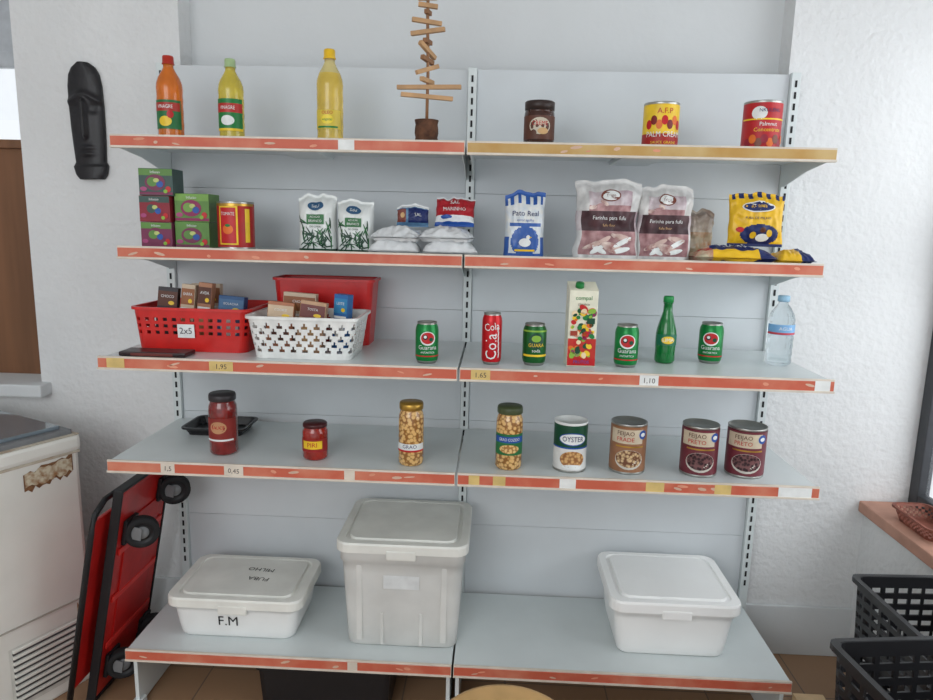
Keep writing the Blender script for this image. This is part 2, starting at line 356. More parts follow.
def lo3(b,mp,r,h):
    b.rect(0,h*.25,r*2.2,h*.2,mat((215,190,70),.4),mp,1,20); b.text("OLEO",0,h*.32,h*.035,RED,mp,3,maxw=r*1.2); b.ell(0,h*.25,r*.9,h*.1,mat((240,215,60),.4),mp,2); b.text("vegetal",0,h*.25,h*.03,GREEN,mp,3); b.rect(0,h*.17,r*1.6,h*.02,GREEN,mp,3)
oilb("cooking_oil_bottle",-.400,-.232,.038,.260,O3,mat((235,190,40),.4),lo3,mat((240,225,160),.1,trans=.6,ior=1.2,coat=.4))
GG=mat((20,130,60),.08,trans=.35,ior=1.4,coat=.5); R=.0295;h=.196
b=MB(); b.lathe([(0,.002),(R*.85,0),(R,.008),(R*.97,.03),(R,.06),(R,.085),(R*.93,.1),(R*.7,.125),(R*.46,.15),(R*.42,.172),(R*.47,.174),(R*.47,.178),(R*.5,.178),(R*.5,.192),(R*.44,h),(0,h)],[GG]*11+[mat((30,140,70),.4)]*4,40)
mp=cylmap(R); b.rect(0,.07,R*2.6,.032,mat((15,105,75),.4),mp,1,20); b.ell(0,.07,R*1.3,.022,YEL,mp,2); b.text("LIMA",0,.07,.011,WHITE,mp,3); b.obj("green_soda_bottle",(.597,-.272,SZ[2]))
WA=mat((215,230,236),.06,trans=.9,ior=1.22,alpha=.6,name="water_pet"); R=.037;h=.205
P=[(0,.004),(R*.7,0),(R*.95,.006),(R,.015)]
for i in range(9): P.append((R*(.955 if i%2==0 else 1.0),.015+.1*(i+1)/9))
P+=[(R,.135),(R*.9,.15),(R*.6,.17),(R*.36,.182),(R*.36,.188),(R*.45,.188),(R*.45,.203),(R*.4,h),(0,h)]
b=MB(); b.lathe(P,[WA]*(len(P)-5)+[mat((150,190,215),.4)]*4,44)
mp=cylmap(R*1.0); b.rect(0,.108,R*3.0,.03,mat((120,170,215),.35),mp,1,24); b.text("AGUA",0,.111,.01,WHITE,mp,3); b.rect(0,.097,R*3.0,.006,mat((190,60,70),.4),mp,2,24)
b.obj("water_bottle",(.933,-.253,SZ[2]))
# juice carton
b=MB(); W_,D_,H_=.08,.06,.215; CW=mat((228,226,205),.4)
b.box((0,0,H_/2),(W_,D_,H_),CW,.002)
V=[(-W_/2,-D_/2,H_-.001),(W_/2,-D_/2,H_-.001),(W_/2,D_/2,H_-.001),(-W_/2,D_/2,H_-.001),(-W_/2,D_/2-.004,H_+.02),(W_/2,D_/2-.004,H_+.02)]
b.add(V,[(0,1,5,4),(1,2,5),(0,4,3),(2,3,4,5)],CW)
b.lathe([(0,0),(.012,0),(.012,.012),(.011,.014),(0,.014)],GREEN,24,Matrix.Translation((-.01,-.008,H_+.006))@Matrix.Rotation(.35,4,'X'))
mp=flatmap(D_); b.text("compal",0,H_*.9,.012,GREEN,mp,3,maxw=.055); b.text("classico",0,H_*.82,.008,BROWN,mp,3)
b.rect(0,.045,W_*.98,.07,mat((190,45,35),.4),mp,1)
rg=random.Random(3)
for i in range(80):
    s_=rg.uniform(.008,.017); hh=rg.uniform(.03,.168)
    b.ell(rg.uniform(-.030,.030),hh,s_,s_*rg.uniform(.8,1.7),[RED,LIME,ORANGE,GREEN,YEL,MAG,DKG,mat((235,210,170),.4)][i%8],mp,2+(i%9)*.5,rot=rg.uniform(0,3))
b.rect(0,.014,W_*.98,.02,RED,mp,7); b.text("FRUTOS",0,.014,.009,BLUE,mp,9,maxw=.05); b.rect(-.024,.095,.02,.014,mat((160,60,40),.4),mp,7); b.rect(.022,.13,.022,.016,DKG,mp,7)
b.obj("juice_carton",(.337,-.352,SZ[2]),.05)
# --- cardboard boxes
def carton(name,x,y,z,w,d,h,base,deco,rz=0,rx=0,parent=None,ry=0):
    b=MB(); b.box((0,0,h/2),(w,d,h),base,.0015); deco(b,flatmap(d),w,h)
    z+=w/2*abs(math.sin(ry))+d/2*abs(math.sin(rx))
    return b.obj(name,(x,y,z),parent=parent,rot=(rx,ry,rz))
def tea(c1,c2):
    def f(b,mp,w,h):
        b.rect(0,h*.86,w*.98,h*.24,c1,mp,1); b.ell(-w*.02,h*.48,w*.6,h*.6,c2,mp,2); b.ell(-w*.1,h*.5,w*.3,h*.34,c1,mp,3); b.ell(w*.12,h*.42,w*.2,h*.24,BLUE,mp,4); b.ell(w*.02,h*.56,w*.18,h*.16,mat((190,200,120),.4),mp,4)
        b.text("Infusao",0,h*.86,h*.1,WHITE,mp,5,maxw=w*.5); b.rect(0,h*.08,w*.98,h*.1,c2,mp,2); b.ell(w*.36,h*.24,w*.16,h*.22,RED,mp,4); b.ell(w*.28,h*.16,w*.12,h*.14,LIME,mp,5); b.ell(-w*.36,h*.24,w*.2,h*.16,mat((170,70,120),.4),mp,4)
    return f
z=SZ[1]; TG=mat((95,140,65),.45); TP=mat((120,45,80),.45); TR=mat((140,35,50),.45); TT=mat((60,85,80),.45)
carton("tea_box",-.920,-.215,z,.094,.08,.074,TP,tea(TG,TP))
carton("tea_box.001",-.922,-.215,z+.0745,.092,.08,.076,TR,tea(TT,TR))
carton("tea_box.002",-.916,-.215,z+.151,.1,.08,.078,TT,tea(TG,TP),.05)
carton("tea_box.003",-.818,-.2,z,.104,.08,.077,TG,tea(TG,TP))
carton("tea_box.004",-.816,-.2,z+.0775,.104,.08,.082,TG,tea(mat((120,165,75),.45),MAG))
# --- bags
def bag(name,x,y,z,w,h,t,cf,deco=None,rz=0,lying=False,seed=0,wr=.003,pinch_bottom=False,tilt=0,nu=44,nv=56,parent=None,tz=0,edge=.03,pw=3,slump=0):
    b=MB()
    def T(u,v):
        u=max(-1,min(1,u)); v=max(0,min(1,v))
        e=max(0,1-abs(u)**pw)**.55
        top=min(1,max(0,(0.95-v))/.28); top=math.sin(top*PI/2)**.75
        bot=.8+.2*min(1,v/.15) if not pinch_bottom else math.sin(min(1,max(0,v-.05)/.3)*PI/2)**.8
        return max(.0009,t/2*e*top*bot)
    def wob(u,v,s):
        n=noise.noise(Vector((u*2.2+seed*7.3,v*4.5,s*3.1+seed)))*1.3+noise.noise(Vector((u*6+seed,v*9,s*5.0)))*.7
        n+=(1-abs(noise.noise(Vector((u*3.5+seed,v*3.5+seed*2,s)))*2.5))*.8
        return n*wr*min(1,T(u,v)/(t*.2))
    def S(u,v,s):
        ww=w/2*(1-.04*math.sin(v*PI)+edge*noise.noise(Vector((v*5,seed*2.1,math.copysign(1,u)*.7))))
        xx=u*ww; zz=v*h+(.010*noise.noise(Vector((u*3,seed*3.3,.4)))-.006*u*u)*max(0,(v-.6)/.4)
        yy=s*(T(u,v)+wob(u,v,s))
        if lying:
            k=t/2*(1-slump*max(abs(u)**2,abs(2*v-1)**2))   # rim of the packet sags towards the shelf
            return (xx,zz-h/2,-yy+k if s<0 else max(0.0005,-yy+k))
        return (xx,yy,max(zz,0))
    for s in (-1,1):
        V=[];F=[];ML=[]
        for j in range(nv+1):
            for i in range(nu+1):
                u=-1+2*i/nu; V.append(S(math.sin(u*PI/2)*.35+u*.65,j/nv,s))
        for j in range(nv):
            for i in range(nu):
                q=j*(nu+1)+i; F.append((q,q+1,q+nu+2,q+nu+1) if s<0 else (q,q+nu+1,q+nu+2,q+1)); uc=-1+2*(i+.5)/nu
                ML.append(cf(uc,(j+.5)/nv))
        b.add(V,F,ML,True)
    if not lying and not pinch_bottom:
        n=nu+1;V=[];F=[]
        for s in (-1,1):
            for i in range(n):
                u=-1+2*i/nu; V.append(S(math.sin(u*PI/2)*.35+u*.65,0,s))
        F=[(i,i+n,i+n+1,i+1) for i in range(nu)]; b.add(V,F,cf(0,0))
    def mp(X,Z,l=0):
        u=X/(w/2);v=Z/h; p=S(u,v,-1)
        if lying: return (p[0],p[1],p[2]+.0008+l*.0005)
        return (p[0],p[1]-.0008-l*.0005,p[2])
    if deco: deco(b,mp,w,h)
    return b.obj(name,(x,y,z),parent=parent,rot=(tilt,tz,rz))
BW=mat((222,226,224),.4,var=.04,coat=.3); LEAF=mat((45,110,60),.4); LEAFD=mat((20,62,42),.4)
def sug(u,v):
    if v<.05: return LEAFD
    return BW
def dsug(c):
    def f(b,mp,w,h):
        g=random.Random(5)
        for k in range(60):
            a=g.uniform(.1,3.04); sx=g.choice((-1,1)); px=sx*g.uniform(.05,.42)*w; pz=h*g.uniform(.04,.3)
            if abs(px)>.3*w: pz=h*g.uniform(.04,.5)
            L_=h*g.uniform(.14,.26)
            if abs(px)+L_*.5*abs(math.cos(a))<w*.48: b.ell(px,pz+L_*.2,L_,h*.024,[LEAF,LEAFD,LEAFD][k%3],mp,1+k%3*.6,12,rot=a)
        b.ell(0,h*.8,w*.42,h*.15,mat((45,85,120),.4),mp,2); b.text("Sidul",0,h*.8,h*.055,WHITE,mp,4,maxw=w*.3)
        b.rect(0,h*.57,w*.46,h*.17,c,mp,3); b.text("ACUCAR",0,h*.61,h*.035,WHITE,mp,5,maxw=w*.38); b.text("BRANCO",0,h*.54,h*.045,WHITE,mp,5,maxw=w*.4); b.text("DE CANA",0,h*.44,h*.035,LEAFD,mp,4,maxw=w*.4)
    return f
bag("sugar_bag",-.437,-.24,SZ[1],.114,.164,.068,sug,dsug(LEAF),.0,seed=1,wr=.0016,edge=.01,pw=5)
bag("sugar_bag.001",-.323,-.245,SZ[1],.109,.152,.068,sug,dsug(LEAF),-.05,seed=2,wr=.0016,edge=.01,pw=5)
SALT=mat((226,228,229),.3,coat=.4,var=.05,scale=45)
def sal(u,v): return SALT
bag("salt_packet",-.205,-.25,SZ[1],.150,.15,.045,sal,None,.05,True,3,.0045,True,edge=.08,slump=.6)
bag("salt_packet.001",-.195,-.25,SZ[1]+.036,.14,.15,.04,sal,None,-.12,True,4,.0045,True,edge=.08,slump=.45)
bag("salt_packet.002",-.045,-.25,SZ[1],.160,.15,.046,sal,None,.09,True,5,.0045,True,edge=.08,slump=.6)
bag("salt_packet.003",-.055,-.25,SZ[1]+.037,.15,.15,.042,sal,None,-.1,True,6,.0045,True,edge=.08,slump=.45)
def salr(u,v): return mat((175,35,45),.4) if .3<v<.95 else (SALT if v>.12 else BLUE)
def dsal(b,mp,w,h): b.text("SAL",0,h*.74,h*.15,WHITE,mp,3); b.text("MARINHO",0,h*.5,h*.12,WHITE,mp,3,maxw=w*.7); b.ell(-w*.2,h*.24,w*.3,h*.12,BLUE,mp,3)
bag("sea_salt_packet",-.036,-.212,SZ[1]+.082,.118,.094,.036,salr,dsal,-.05,False,7,.003,True,tilt=-.45)
def salb(u,v): return NAVY if abs(v-.5)<.32 and u>-.25 else (mat((130,70,60),.4) if abs(v-.5)<.3 and u<-.35 else (mat((90,130,165),.4) if v<.85 else SALT))
def dsb(b,mp,w,h): b.text("SAL",w*.18,h*.52,h*.15,WHITE,mp,3); b.ell(-w*.32,h*.5,w*.14,h*.25,TAN,mp,3)
bag("spice_packet",-.161,-.2,SZ[1]+.078,.096,.066,.028,salb,dsb,.03,False,8,.002,True,tilt=-.1)
RB=mat((45,90,165),.35,coat=.2); RWH=mat((205,214,222),.35,c2=(225,226,222),scale=60,coat=.3)
def rice(u,v):
    if v>.93 or v<.05: return RB
    if v>.8: return RWH if (int((u+1)*6)%2) else RB
    if abs(u)>.72: return RWH if v>.3 else RB
    if .52<v<.78: return RWH
    if .46<v<=.52: return RB
    return RB if ((u)**2/.4+(v-.24)**2/.05)<1 else RWH
def drice(b,mp,w,h):
    b.text("Pato Real",0,h*.66,h*.085,NAVY,mp,3,maxw=w*.66); b.text("arroz agulha",0,h*.56,h*.04,RB,mp,3,maxw=w*.5)
    b.ell(0,h*.22,w*.3,h*.13,WHITE,mp,3); b.ell(w*.08,h*.3,w*.1,h*.07,WHITE,mp,3.5); b.ell(w*.14,h*.3,w*.06,h*.02,YEL,mp,4); b.rect(0,h*.1,w*.5,h*.03,YEL,mp,3)
bag("rice_bag",.172,-.235,SZ[1],.118,.188,.06,rice,drice,.05,seed=9,wr=.0025)
# flour
LIL=mat((172,148,156),.4,c2=(214,206,208),scale=24,coat=.15); DKP=mat((56,36,42),.5,c2=(88,58,62),scale=18); ROOT=mat((228,210,200),.45,c2=(160,112,108),scale=45)
BRN=mat((120,62,48),.5); CLP=mat((196,195,194),.3,c2=(226,225,223),scale=26,coat=.4); PNK=mat((190,150,150),.45,c2=(140,96,100),scale=30)
def flour(u,v):
    if v>.86: return CLP
    if v>.6: return CLP if abs(u)>.6 else (PNK if v<.68 else LIL)
    if v>.36: return DKP if abs(u)<.8 else LIL
    if abs(u)<.8 and v>.06: return PNK
    return CLP
def dfl(b,mp,w,h):
    b.ell(0,h*.8,w*.3,h*.15,BRN,mp,2); b.ell(0,h*.8,w*.26,h*.12,WHITE,mp,3); b.text("Trigo",0,h*.8,h*.04,BRN,mp,4); b.text("Farinha para fufu",0,h*.52,h*.05,WHITE,mp,3,maxw=w*.7); b.text("fufu flour",0,h*.43,h*.035,TAN,mp,3)
    g=random.Random(4)
    for k in range(11): b.ell(w*g.uniform(-.26,.26),h*g.uniform(.1,.31),w*g.uniform(.2,.34),h*.065,[WHITE,ROOT,mat((206,178,168),.4)][k%3],mp,2+k*.4,rot=g.uniform(-.7,.7))
    for k in range(4): b.ell(w*g.uniform(-.3,.3),h*g.uniform(.65,.71),w*.14,h*.05,[PNK,ROOT][k%2],mp,2,rot=g.uniform(-1,1))
bag("flour_bag",.41,-.235,SZ[1],.188,.224,.09,flour,dfl,.04,seed=10,wr=.007,edge=.1)
bag("flour_bag.001",.575,-.23,SZ[1],.160,.212,.08,flour,dfl,-.05,seed=11,wr=.007,edge=.1)
CLR=mat((190,175,150),.25,c2=(190,110,50),scale=22,coat=.5,thr=(.45,.65)); CLT=mat((195,185,170),.2,c2=(140,120,110),scale=18,coat=.5)
def clr(u,v): return CLR if v<.55 else CLT
bag("dried_food_bag",.695,-.13,SZ[1],.112,.150,.05,clr,None,.1,seed=12,wr=.006,edge=.1)
YB=mat((232,185,35),.4,coat=.2)
def ybag(u,v):
    if v>.9: return NAVY if int((u+1)*7)%2 else YB
    if v<.42 and ((u-.1)**2/.4+(v-.22)**2/.035)<1: return NAVY
    if v<.06: return NAVY
    return YB
def dyb(b,mp,w,h):
    b.ell(0,h*.73,w*.6,h*.2,WHITE,mp,2); b.ell(0,h*.73,w*.55,h*.16,NAVY,mp,3); b.text("Kwanza",0,h*.74,h*.07,YB,mp,5,maxw=w*.42); b.text("FUBA DE MILHO",0,h*.52,h*.05,NAVY,mp,3,maxw=w*.6)
    b.ell(w*.1,h*.3,w*.12,h*.1,BROWN,mp,3); b.ell(w*.1,h*.16,w*.24,h*.14,WHITE,mp,3); b.ell(-w*.08,h*.2,w*.12,h*.12,YB,mp,4); b.ell(w*.22,h*.24,w*.1,h*.14,YB,mp,4); b.ell(-w*.32,h*.3,w*.14,h*.1,RED,mp,2)
bag("corn_flour_bag",.842,-.225,SZ[1]+.046,.156,.152,.05,ybag,dyb,-.05,seed=13,wr=.004,pinch_bottom=True,tilt=-.1)
def lay(u,v):
    if abs(u)<.5: return NAVY if .2<v<.7 else YB
    return mat((200,190,160),.3,c2=(180,60,40),scale=30,coat=.4) if u<0 else (NAVY if v<.35 else YB)
def dlay(b,mp,w,h): b.text("FLOCAO",0,h*.45,h*.25,WHITE,mp,3,maxw=w*.35); b.ell(-w*.35,h*.3,w*.14,h*.3,RED,mp,2)
bag("corn_flour_bag.001",.77,-.25,SZ[1],.23,.12,.044,lay,dlay,.0,True,14,.005,True,slump=.4)
bag("corn_flour_bag.002",.938,-.25,SZ[1],.1,.13,.038,lambda u,v:YB if u<.2 else NAVY,None,.0,True,15,.005,True,slump=.5)
# ---------------------------------------------------------------- perforated baskets
def rr_pt(t,w,d,rc):
    Ls=[w-2*rc,PI*rc/2,d-2*rc,PI*rc/2]*2; Ltot=sum(Ls); s=(t%1)*Ltot
    x0,y0=w/2-rc,d/2-rc
    segs=[((-x0,-d/2),(1,0)),(x0,-y0,-PI/2),((w/2,-y0),(0,1)),(x0,y0,0),((x0,d/2),(-1,0)),(-x0,y0,PI/2),((-w/2,y0),(0,-1)),(-x0,-y0,PI)]
    for L_,sg in zip(Ls,segs):
        if s<=L_+1e-9:
            if len(sg)==2: return (sg[0][0]+sg[1][0]*s,sg[0][1]+sg[1][1]*s)
            an=sg[2]+s/rc; return (sg[0]+rc*math.cos(an),sg[1]+rc*math.sin(an))
        s-=L_
    return (-x0,-d/2)
def basket(name,x,y,z,w,d,h,mt,hole,nu,nv,taper=.88,rc=.02,rim=.007,th=.0025,rz=0,extra=None):
    b=MB();V=[];F=[]
    for j in range(nv+1):
        v=j/nv; k=taper+(1-taper)*v
        for i in range(nu):
            p=rr_pt(i/nu,w,d,rc); V.append((p[0]*k,p[1]*k,.002+v*(h-.002)))
    for j in range(nv):
        for i in range(nu):
            if hole(i,j): continue
            F.append((j*nu+i,j*nu+(i+1)%nu,(j+1)*nu+(i+1)%nu,(j+1)*nu+i))
    n0=len(V)
    V2=[(p[0]*(1-2*th/w),p[1]*(1-2*th/d),p[2]) for p in V]
    edges={}
    for f in F:
        for q in range(4): edges[(f[q],f[(q+1)%4])]=1
    side=[(e[1],e[0],e[0]+n0,e[1]+n0) for e in edges if (e[1],e[0]) not in edges]
    b.add(V+V2,F+[tuple(a+n0 for a in f[::-1]) for f in F]+side,mt)
    bot=[(rr_pt(i/nu,w,d,rc)[0]*taper,rr_pt(i/nu,w,d,rc)[1]*taper,.0) for i in range(nu)]
    b.add(bot+[(p[0],p[1],.003) for p in bot],[tuple(range(nu))[::-1],tuple(range(nu,2*nu))]+[(i,(i+1)%nu,nu+(i+1)%nu,nu+i) for i in range(nu)],mt)
    V=[];F=[];sec=[(-.002,-rim),(rim*.8,-rim),(rim*.8,.001),(-.003,.001)]
    for i in range(nu):
        p=Vector(rr_pt(i/nu,w,d,rc))
        for o,zz in sec: V.append((p.x*(1+2*o/w),p.y*(1+2*o/d),h+zz))
    for i in range(nu):
        for k in range(4): F.append((i*4+k,((i+1)%nu)*4+k,((i+1)%nu)*4+(k+1)%4,i*4+(k+1)%4))
    b.add(V,F,mt)
    if extra: extra(b)
    return b.obj(name,(x,y,z),rz)
BR=mat((205,34,30),.35,coat=.2); BWH=mat((232,233,230),.35,coat=.2)
def tag(b):
    mp=lambda X,Z,l=0:(X,-.124-.0005*l-(Z-.06)*.08,Z); b.rect(-.01,.062,.05,.04,WHITE,mp,8,1,1); b.text("2x5",-.01,.062,.019,mat((60,60,70),.6),mp,10)
basket("red_plastic_basket",-.79,-.225,SZ[2],.345,.255,.128,BR,lambda i,j:(i%4 in(1,2)) and j in(5,7,9),168,13,.93,.03,extra=tag)
basket("white_plastic_basket",-.447,-.305,SZ[2],.312,.225,.12,BWH,lambda i,j:(2<=j<=11) and ((i+(j//2)*3)%6 in (0,1,2)) and ((j%2)==0 or (i+(j//2)*3)%6==1),168,14,.88,.03)
basket("red_plastic_bin",-.446,-.094,SZ[2],.315,.13,.208,mat((200,28,28),.35,coat=.2),lambda i,j:False,80,6,.9,.02)
def fc(col,c2,t,t2=None,pic=None):
    def f(b,mp,w,h):
        b.rect(0,h*.8,w*.96,h*.26,c2,mp,1,2,1); b.text(t,0,h*.84,h*.05,WHITE,mp,3,maxw=w*.65)
        if pic: b.ell(0,h*.35,w*.7,h*.36,pic,mp,2)
        b.rect(0,h*.6,w*.9,h*.04,WHITE,mp,2,2,1); b.ell(w*.2,h*.73,w*.3,h*.07,YEL,mp,2)
    return f
DKC=mat((40,32,38),.4); BG=mat((205,185,160),.45); NUT=mat((150,95,60),.45)
zz=SZ[2]+.004
carton("chocolate_box",-.902,-.27,zz,.06,.022,.172,DKC,fc(DKC,BROWN,"CHOCO"),.05,-.1,ry=.08)
carton("cereal_bar_box",-.836,-.275,zz,.042,.026,.184,BG,fc(BG,NUT,"BARRA",pic=NUT),-.05,-.08,ry=.08)
carton("cereal_bar_box.001",-.785,-.275,zz,.042,.026,.190,mat((170,120,90),.45),fc(BG,BROWN,"AVEIA",pic=TAN),-.05,-.08,ry=.08)
carton("biscuit_box",-.81,-.175,zz,.09,.025,.18,BG,fc(BG,NUT,"OAT",pic=NUT),.05,-.05)
carton("blue_cracker_box",-.705,-.265,zz,.08,.028,.150,mat((45,85,130),.4),fc(BG,mat((70,110,150),.4),"BOLACHA",pic=WHITE),-.08,-.1,ry=.06)
carton("cookie_box",-.535,-.335,zz,.076,.026,.145,mat((170,105,70),.4),fc(BG,mat((205,180,150),.4),"COOKIE",pic=BROWN),.05,-.08,ry=.08)
carton("cookie_box.001",-.50,-.25,zz,.1,.026,.165,BG,fc(BG,NUT,"CHOCO",pic=NUT),-.05,-.05,ry=.05)
carton("cookie_box.002",-.446,-.335,zz,.076,.024,.148,mat((190,150,115),.4),fc(BG,mat((110,50,45),.4),"TOSTA",pic=TAN),-.05,-.08,ry=.12)
carton("blue_milk_box",-.365,-.27,zz,.045,.034,.168,mat((50,110,175),.4),fc(BG,mat((60,140,190),.4),"LEITE",pic=WHITE),-.3,-.03,ry=.05)
b=MB(); b.box((0,0,.007),(.19,.07,.013),mat((42,26,28),.35),.004); b.rect(0,.007,.12,.008,mat((110,50,45),.4),flatmap(.07),1,2,1); b.obj("chocolate_bar",(-.86,-.408,SZ[2]))
basket("black_food_tray",-.80,-.13,SZ[3],.2,.15,.026,mat((28,28,30),.3),lambda i,j:False,60,3,.85,.02,.005)
# ---------------------------------------------------------------- storage boxes
def storage(name,x,y,z,w,d,h,mt,lidm,deco=None,taper=.88,lidh=.03,lidlip=.012,rz=0):
    b=MB(); n=96; rc=.035
    def ring(k,zz,off=0): 
        o=[]
        for i in range(n):
            p=rr_pt(i/n,w+2*off,d+2*off,rc+max(0,off)*.5); o.append((p[0]*k,p[1]*k,zz))
        return o
    hb=h-lidh
    kf=lambda q:taper+(1-taper)*q*.9
    R_=[ring(taper*.96,0),ring(taper,.008)]
    R_+= [ring(kf(q),hb*q) for q in (.25,.5,.75,.86)]
    R_+= [ring(kf(.9),hb*.87,.006),ring(.99,hb,.004)]
    V=[p for r in R_ for p in r];F=[tuple(range(n))[::-1]]
    for j in range(len(R_)-1): F+=[(j*n+i,j*n+(i+1)%n,(j+1)*n+(i+1)%n,(j+1)*n+i) for i in range(n)]
    b.add(V,F,mt,True)
    L_=[ring(1,hb-.008,lidlip),ring(1,hb+lidh*.55,lidlip),ring(.995,hb+lidh*.75,lidlip-.002),ring(.93,hb+lidh*.78),ring(.915,hb+lidh*.62),ring(.87,hb+lidh*.62),ring(.855,hb+lidh*.85),ring(.1,hb+lidh*.85)]
    V=[p for r in L_ for p in r];F=[tuple(range((len(L_)-1)*n,len(L_)*n))]
    for j in range(len(L_)-1): F+=[(j*n+i,j*n+(i+1)%n,(j+1)*n+(i+1)%n,(j+1)*n+i) for i in range(n)]
    b.add(V,F,lidm,False)
    b.box((0,-d/2-.008,hb-.012),(.09,.012,.03),lidm,.004)
    mp=lambda X,Z,l=0:(X,-d/2*kf(Z/hb)-.0012-l*.0004,Z)
    mt2=lambda X,Z,l=0:(X,Z,hb+lidh*.85+.0006+l*.0002)
    if deco: deco(b,mp,mt2,h,kf,d)
    return b.obj(name,(x,y,z),rz)
PLB=mat((244,245,243),.35,var=.04,scale=7,coat=.1,alpha=.94,name="milky_plastic"); PLL=mat((234,234,227),.4,var=.06,scale=9,name="milky_lid"); PLC=mat((238,238,234),.3,var=.08,scale=6,alpha=.74,coat=.2,name="cloudy_plastic")
PLW=mat((252,252,250),.38,var=.02,scale=7,coat=.1,name="white_plastic")
def fm(b,mp,mt2,h,kf,d):
    b.text("F.M",-.02,h*.4,.034,BLACK,mp,2)
    b.text("MILHO",.03,.045,.022,BLACK,mt2,1,rot=PI-.1); b.text("FUBA",.04,-.015,.022,BLACK,mt2,1,rot=PI-.1)
storage("plastic_storage_box",-.69,-.225,SZ[4],.405,.27,.15,PLB,PLL,fm,.9)
def bg(b,mp,mt2,h,kf,d):
    b.rect(0,h*.62,.11,.045,mat((224,227,227),.4),mp,2,2,1)
    for x in (-.13,.13):
        b.box((x,-d/2*kf(.45)-.001,h*.42),(.02,.01,h*.7),PLC,.004)
    for x in (-.06,.06): b.box((x,-d/2*kf(.2)-.001,h*.18),(.012,.008,h*.3),PLC,.003)
storage("plastic_storage_box.001",-.165,-.205,SZ[4],.38,.33,.36,PLC,PLL,bg,.9,.03)
storage("plastic_storage_box.002",.672,-.195,SZ[4],.375,.31,.2,PLW,PLW,None,.88,.035)
# ---------------------------------------------------------------- wooden stick tree
b=MB(); BK=mat((112,74,52),.85,c2=(70,44,32),scale=30,bump=.8,bscale=60); LW=mat((190,150,108),.6,var=.15,scale=20); LW2=mat((140,100,68),.6,var=.15,scale=20)
P=[]
for i in range(7): P.append((.0335*(1+.05*math.sin(i*2.3)),.072*i/6))
b.lathe([(0,0)]+P,BK,24); b.lathe([(.033,.072),(.033,.0725),(0,.0725)],LW,24)
b.tube([(0,0,.06),(.002,0,.2),(-.001,0,.35),(0,0,.5)],.0045,LW2,8)
for zz_,L_,rzz,ty,dx in ((.137,.15,.25,.03,.0),(.163,.188,-.15,.01,.005),(.180,.07,1.2,.0,0),(.211,.075,.6,-.35,.0),(.236,.05,1.0,.2,0),(.262,.07,.9,.5,0),(.285,.045,1.3,0,0),(.312,.1,-.2,-.08,.0),(.338,.085,.3,.06,-.003),(.362,.03,1.3,0,0),(.38,.055,.1,.1,0),(.40,.06,.6,-.2,0),(.42,.04,.2,0,0),(.445,.045,.4,0,0),(.47,.03,0,0,0)):
    Mx=Matrix.Translation((dx,0,zz_))@Matrix.Rotation(rzz,4,'Z')@Matrix.Rotation(ty,4,'Y')
    b.box((0,0,0),(L_,.013,.012),LW if L_>.05 else LW2,.0015,Mx)
b.obj("wooden_stick_christmas_tree",(-.12,-.232,SZ[0]))
# ---------------------------------------------------------------- mask
EB=mat((26,24,28),.5,var=.3,scale=30,coat=.08,name="ebony"); b=MB(); nu,nv=40,80
def hw(v):
    pts=[(0,.34),(.03,.42),(.05,.45),(.12,.50),(.15,.44),(.2,.45),(.3,.47),(.45,.49),(.62,.50),(.8,.49),(.9,.44),(.96,.34),(1,.16)]
    for (a,p),(c,q) in zip(pts[:-1],pts[1:]):
        if a<=v<=c: return (p+(q-p)*(v-a)/(c-a))*.116
    return .01
def relief(u,v):
    z=.022*math.sqrt(max(0,1-u*u*.9))
    z+=.016*math.exp(-(u/.14)**2)*(1 if .38<v<.66 else math.exp(-((min(abs(v-.38),abs(v-.66)))/.03)**2))
    z+=.007*math.exp(-((v-.7-.03*math.cos(u*3))/.025)**2)
    for s in (-1,1):
        z-=.008*math.exp(-((u-s*.48)/.26)**2-((v-.61)/.035)**2); z+=.005*math.exp(-((u-s*.48)/.2)**2-((v-.61)/.012)**2)
    z+=.009*math.exp(-(u/.38)**2)*(math.exp(-((v-.27)/.018)**2)+math.exp(-((v-.22)/.018)**2)); z-=.005*math.exp(-(u/.4)**2-((v-.245)/.008)**2)
    if v<.12: z+=.005
    return z
V=[];F=[]
for j in range(nv+1):
    v=j/nv
    for i in range(nu+1):
        u=-1+2*i/nu; V.append((u*hw(v)*(1.0),-relief(u,v)-.002,v*.373))
n0=len(V); V+=[(p[0],0,p[2]) for p in V]
for j in range(nv):
    for i in range(nu): q=j*(nu+1)+i; F+=[(q,q+1,q+nu+2,q+nu+1),(q+n0,q+n0+nu+1,q+n0+nu+2,q+n0+1)]
    a=j*(nu+1); c=a+nu+1; F+=[(a,c,c+n0,a+n0),(a+nu,a+nu+n0,c+nu+n0,c+nu)]
F+=[tuple([i for i in range(nu+1)]+[i+n0 for i in range(nu,-1,-1)]),tuple([nv*(nu+1)+i for i in range(nu,-1,-1)]+[nv*(nu+1)+i+n0 for i in range(nu+1)])]
b.add(V,F,EB,True); b.obj("carved_wooden_mask",(-1.276,.048,1.634),rot=(0,-.02,0))
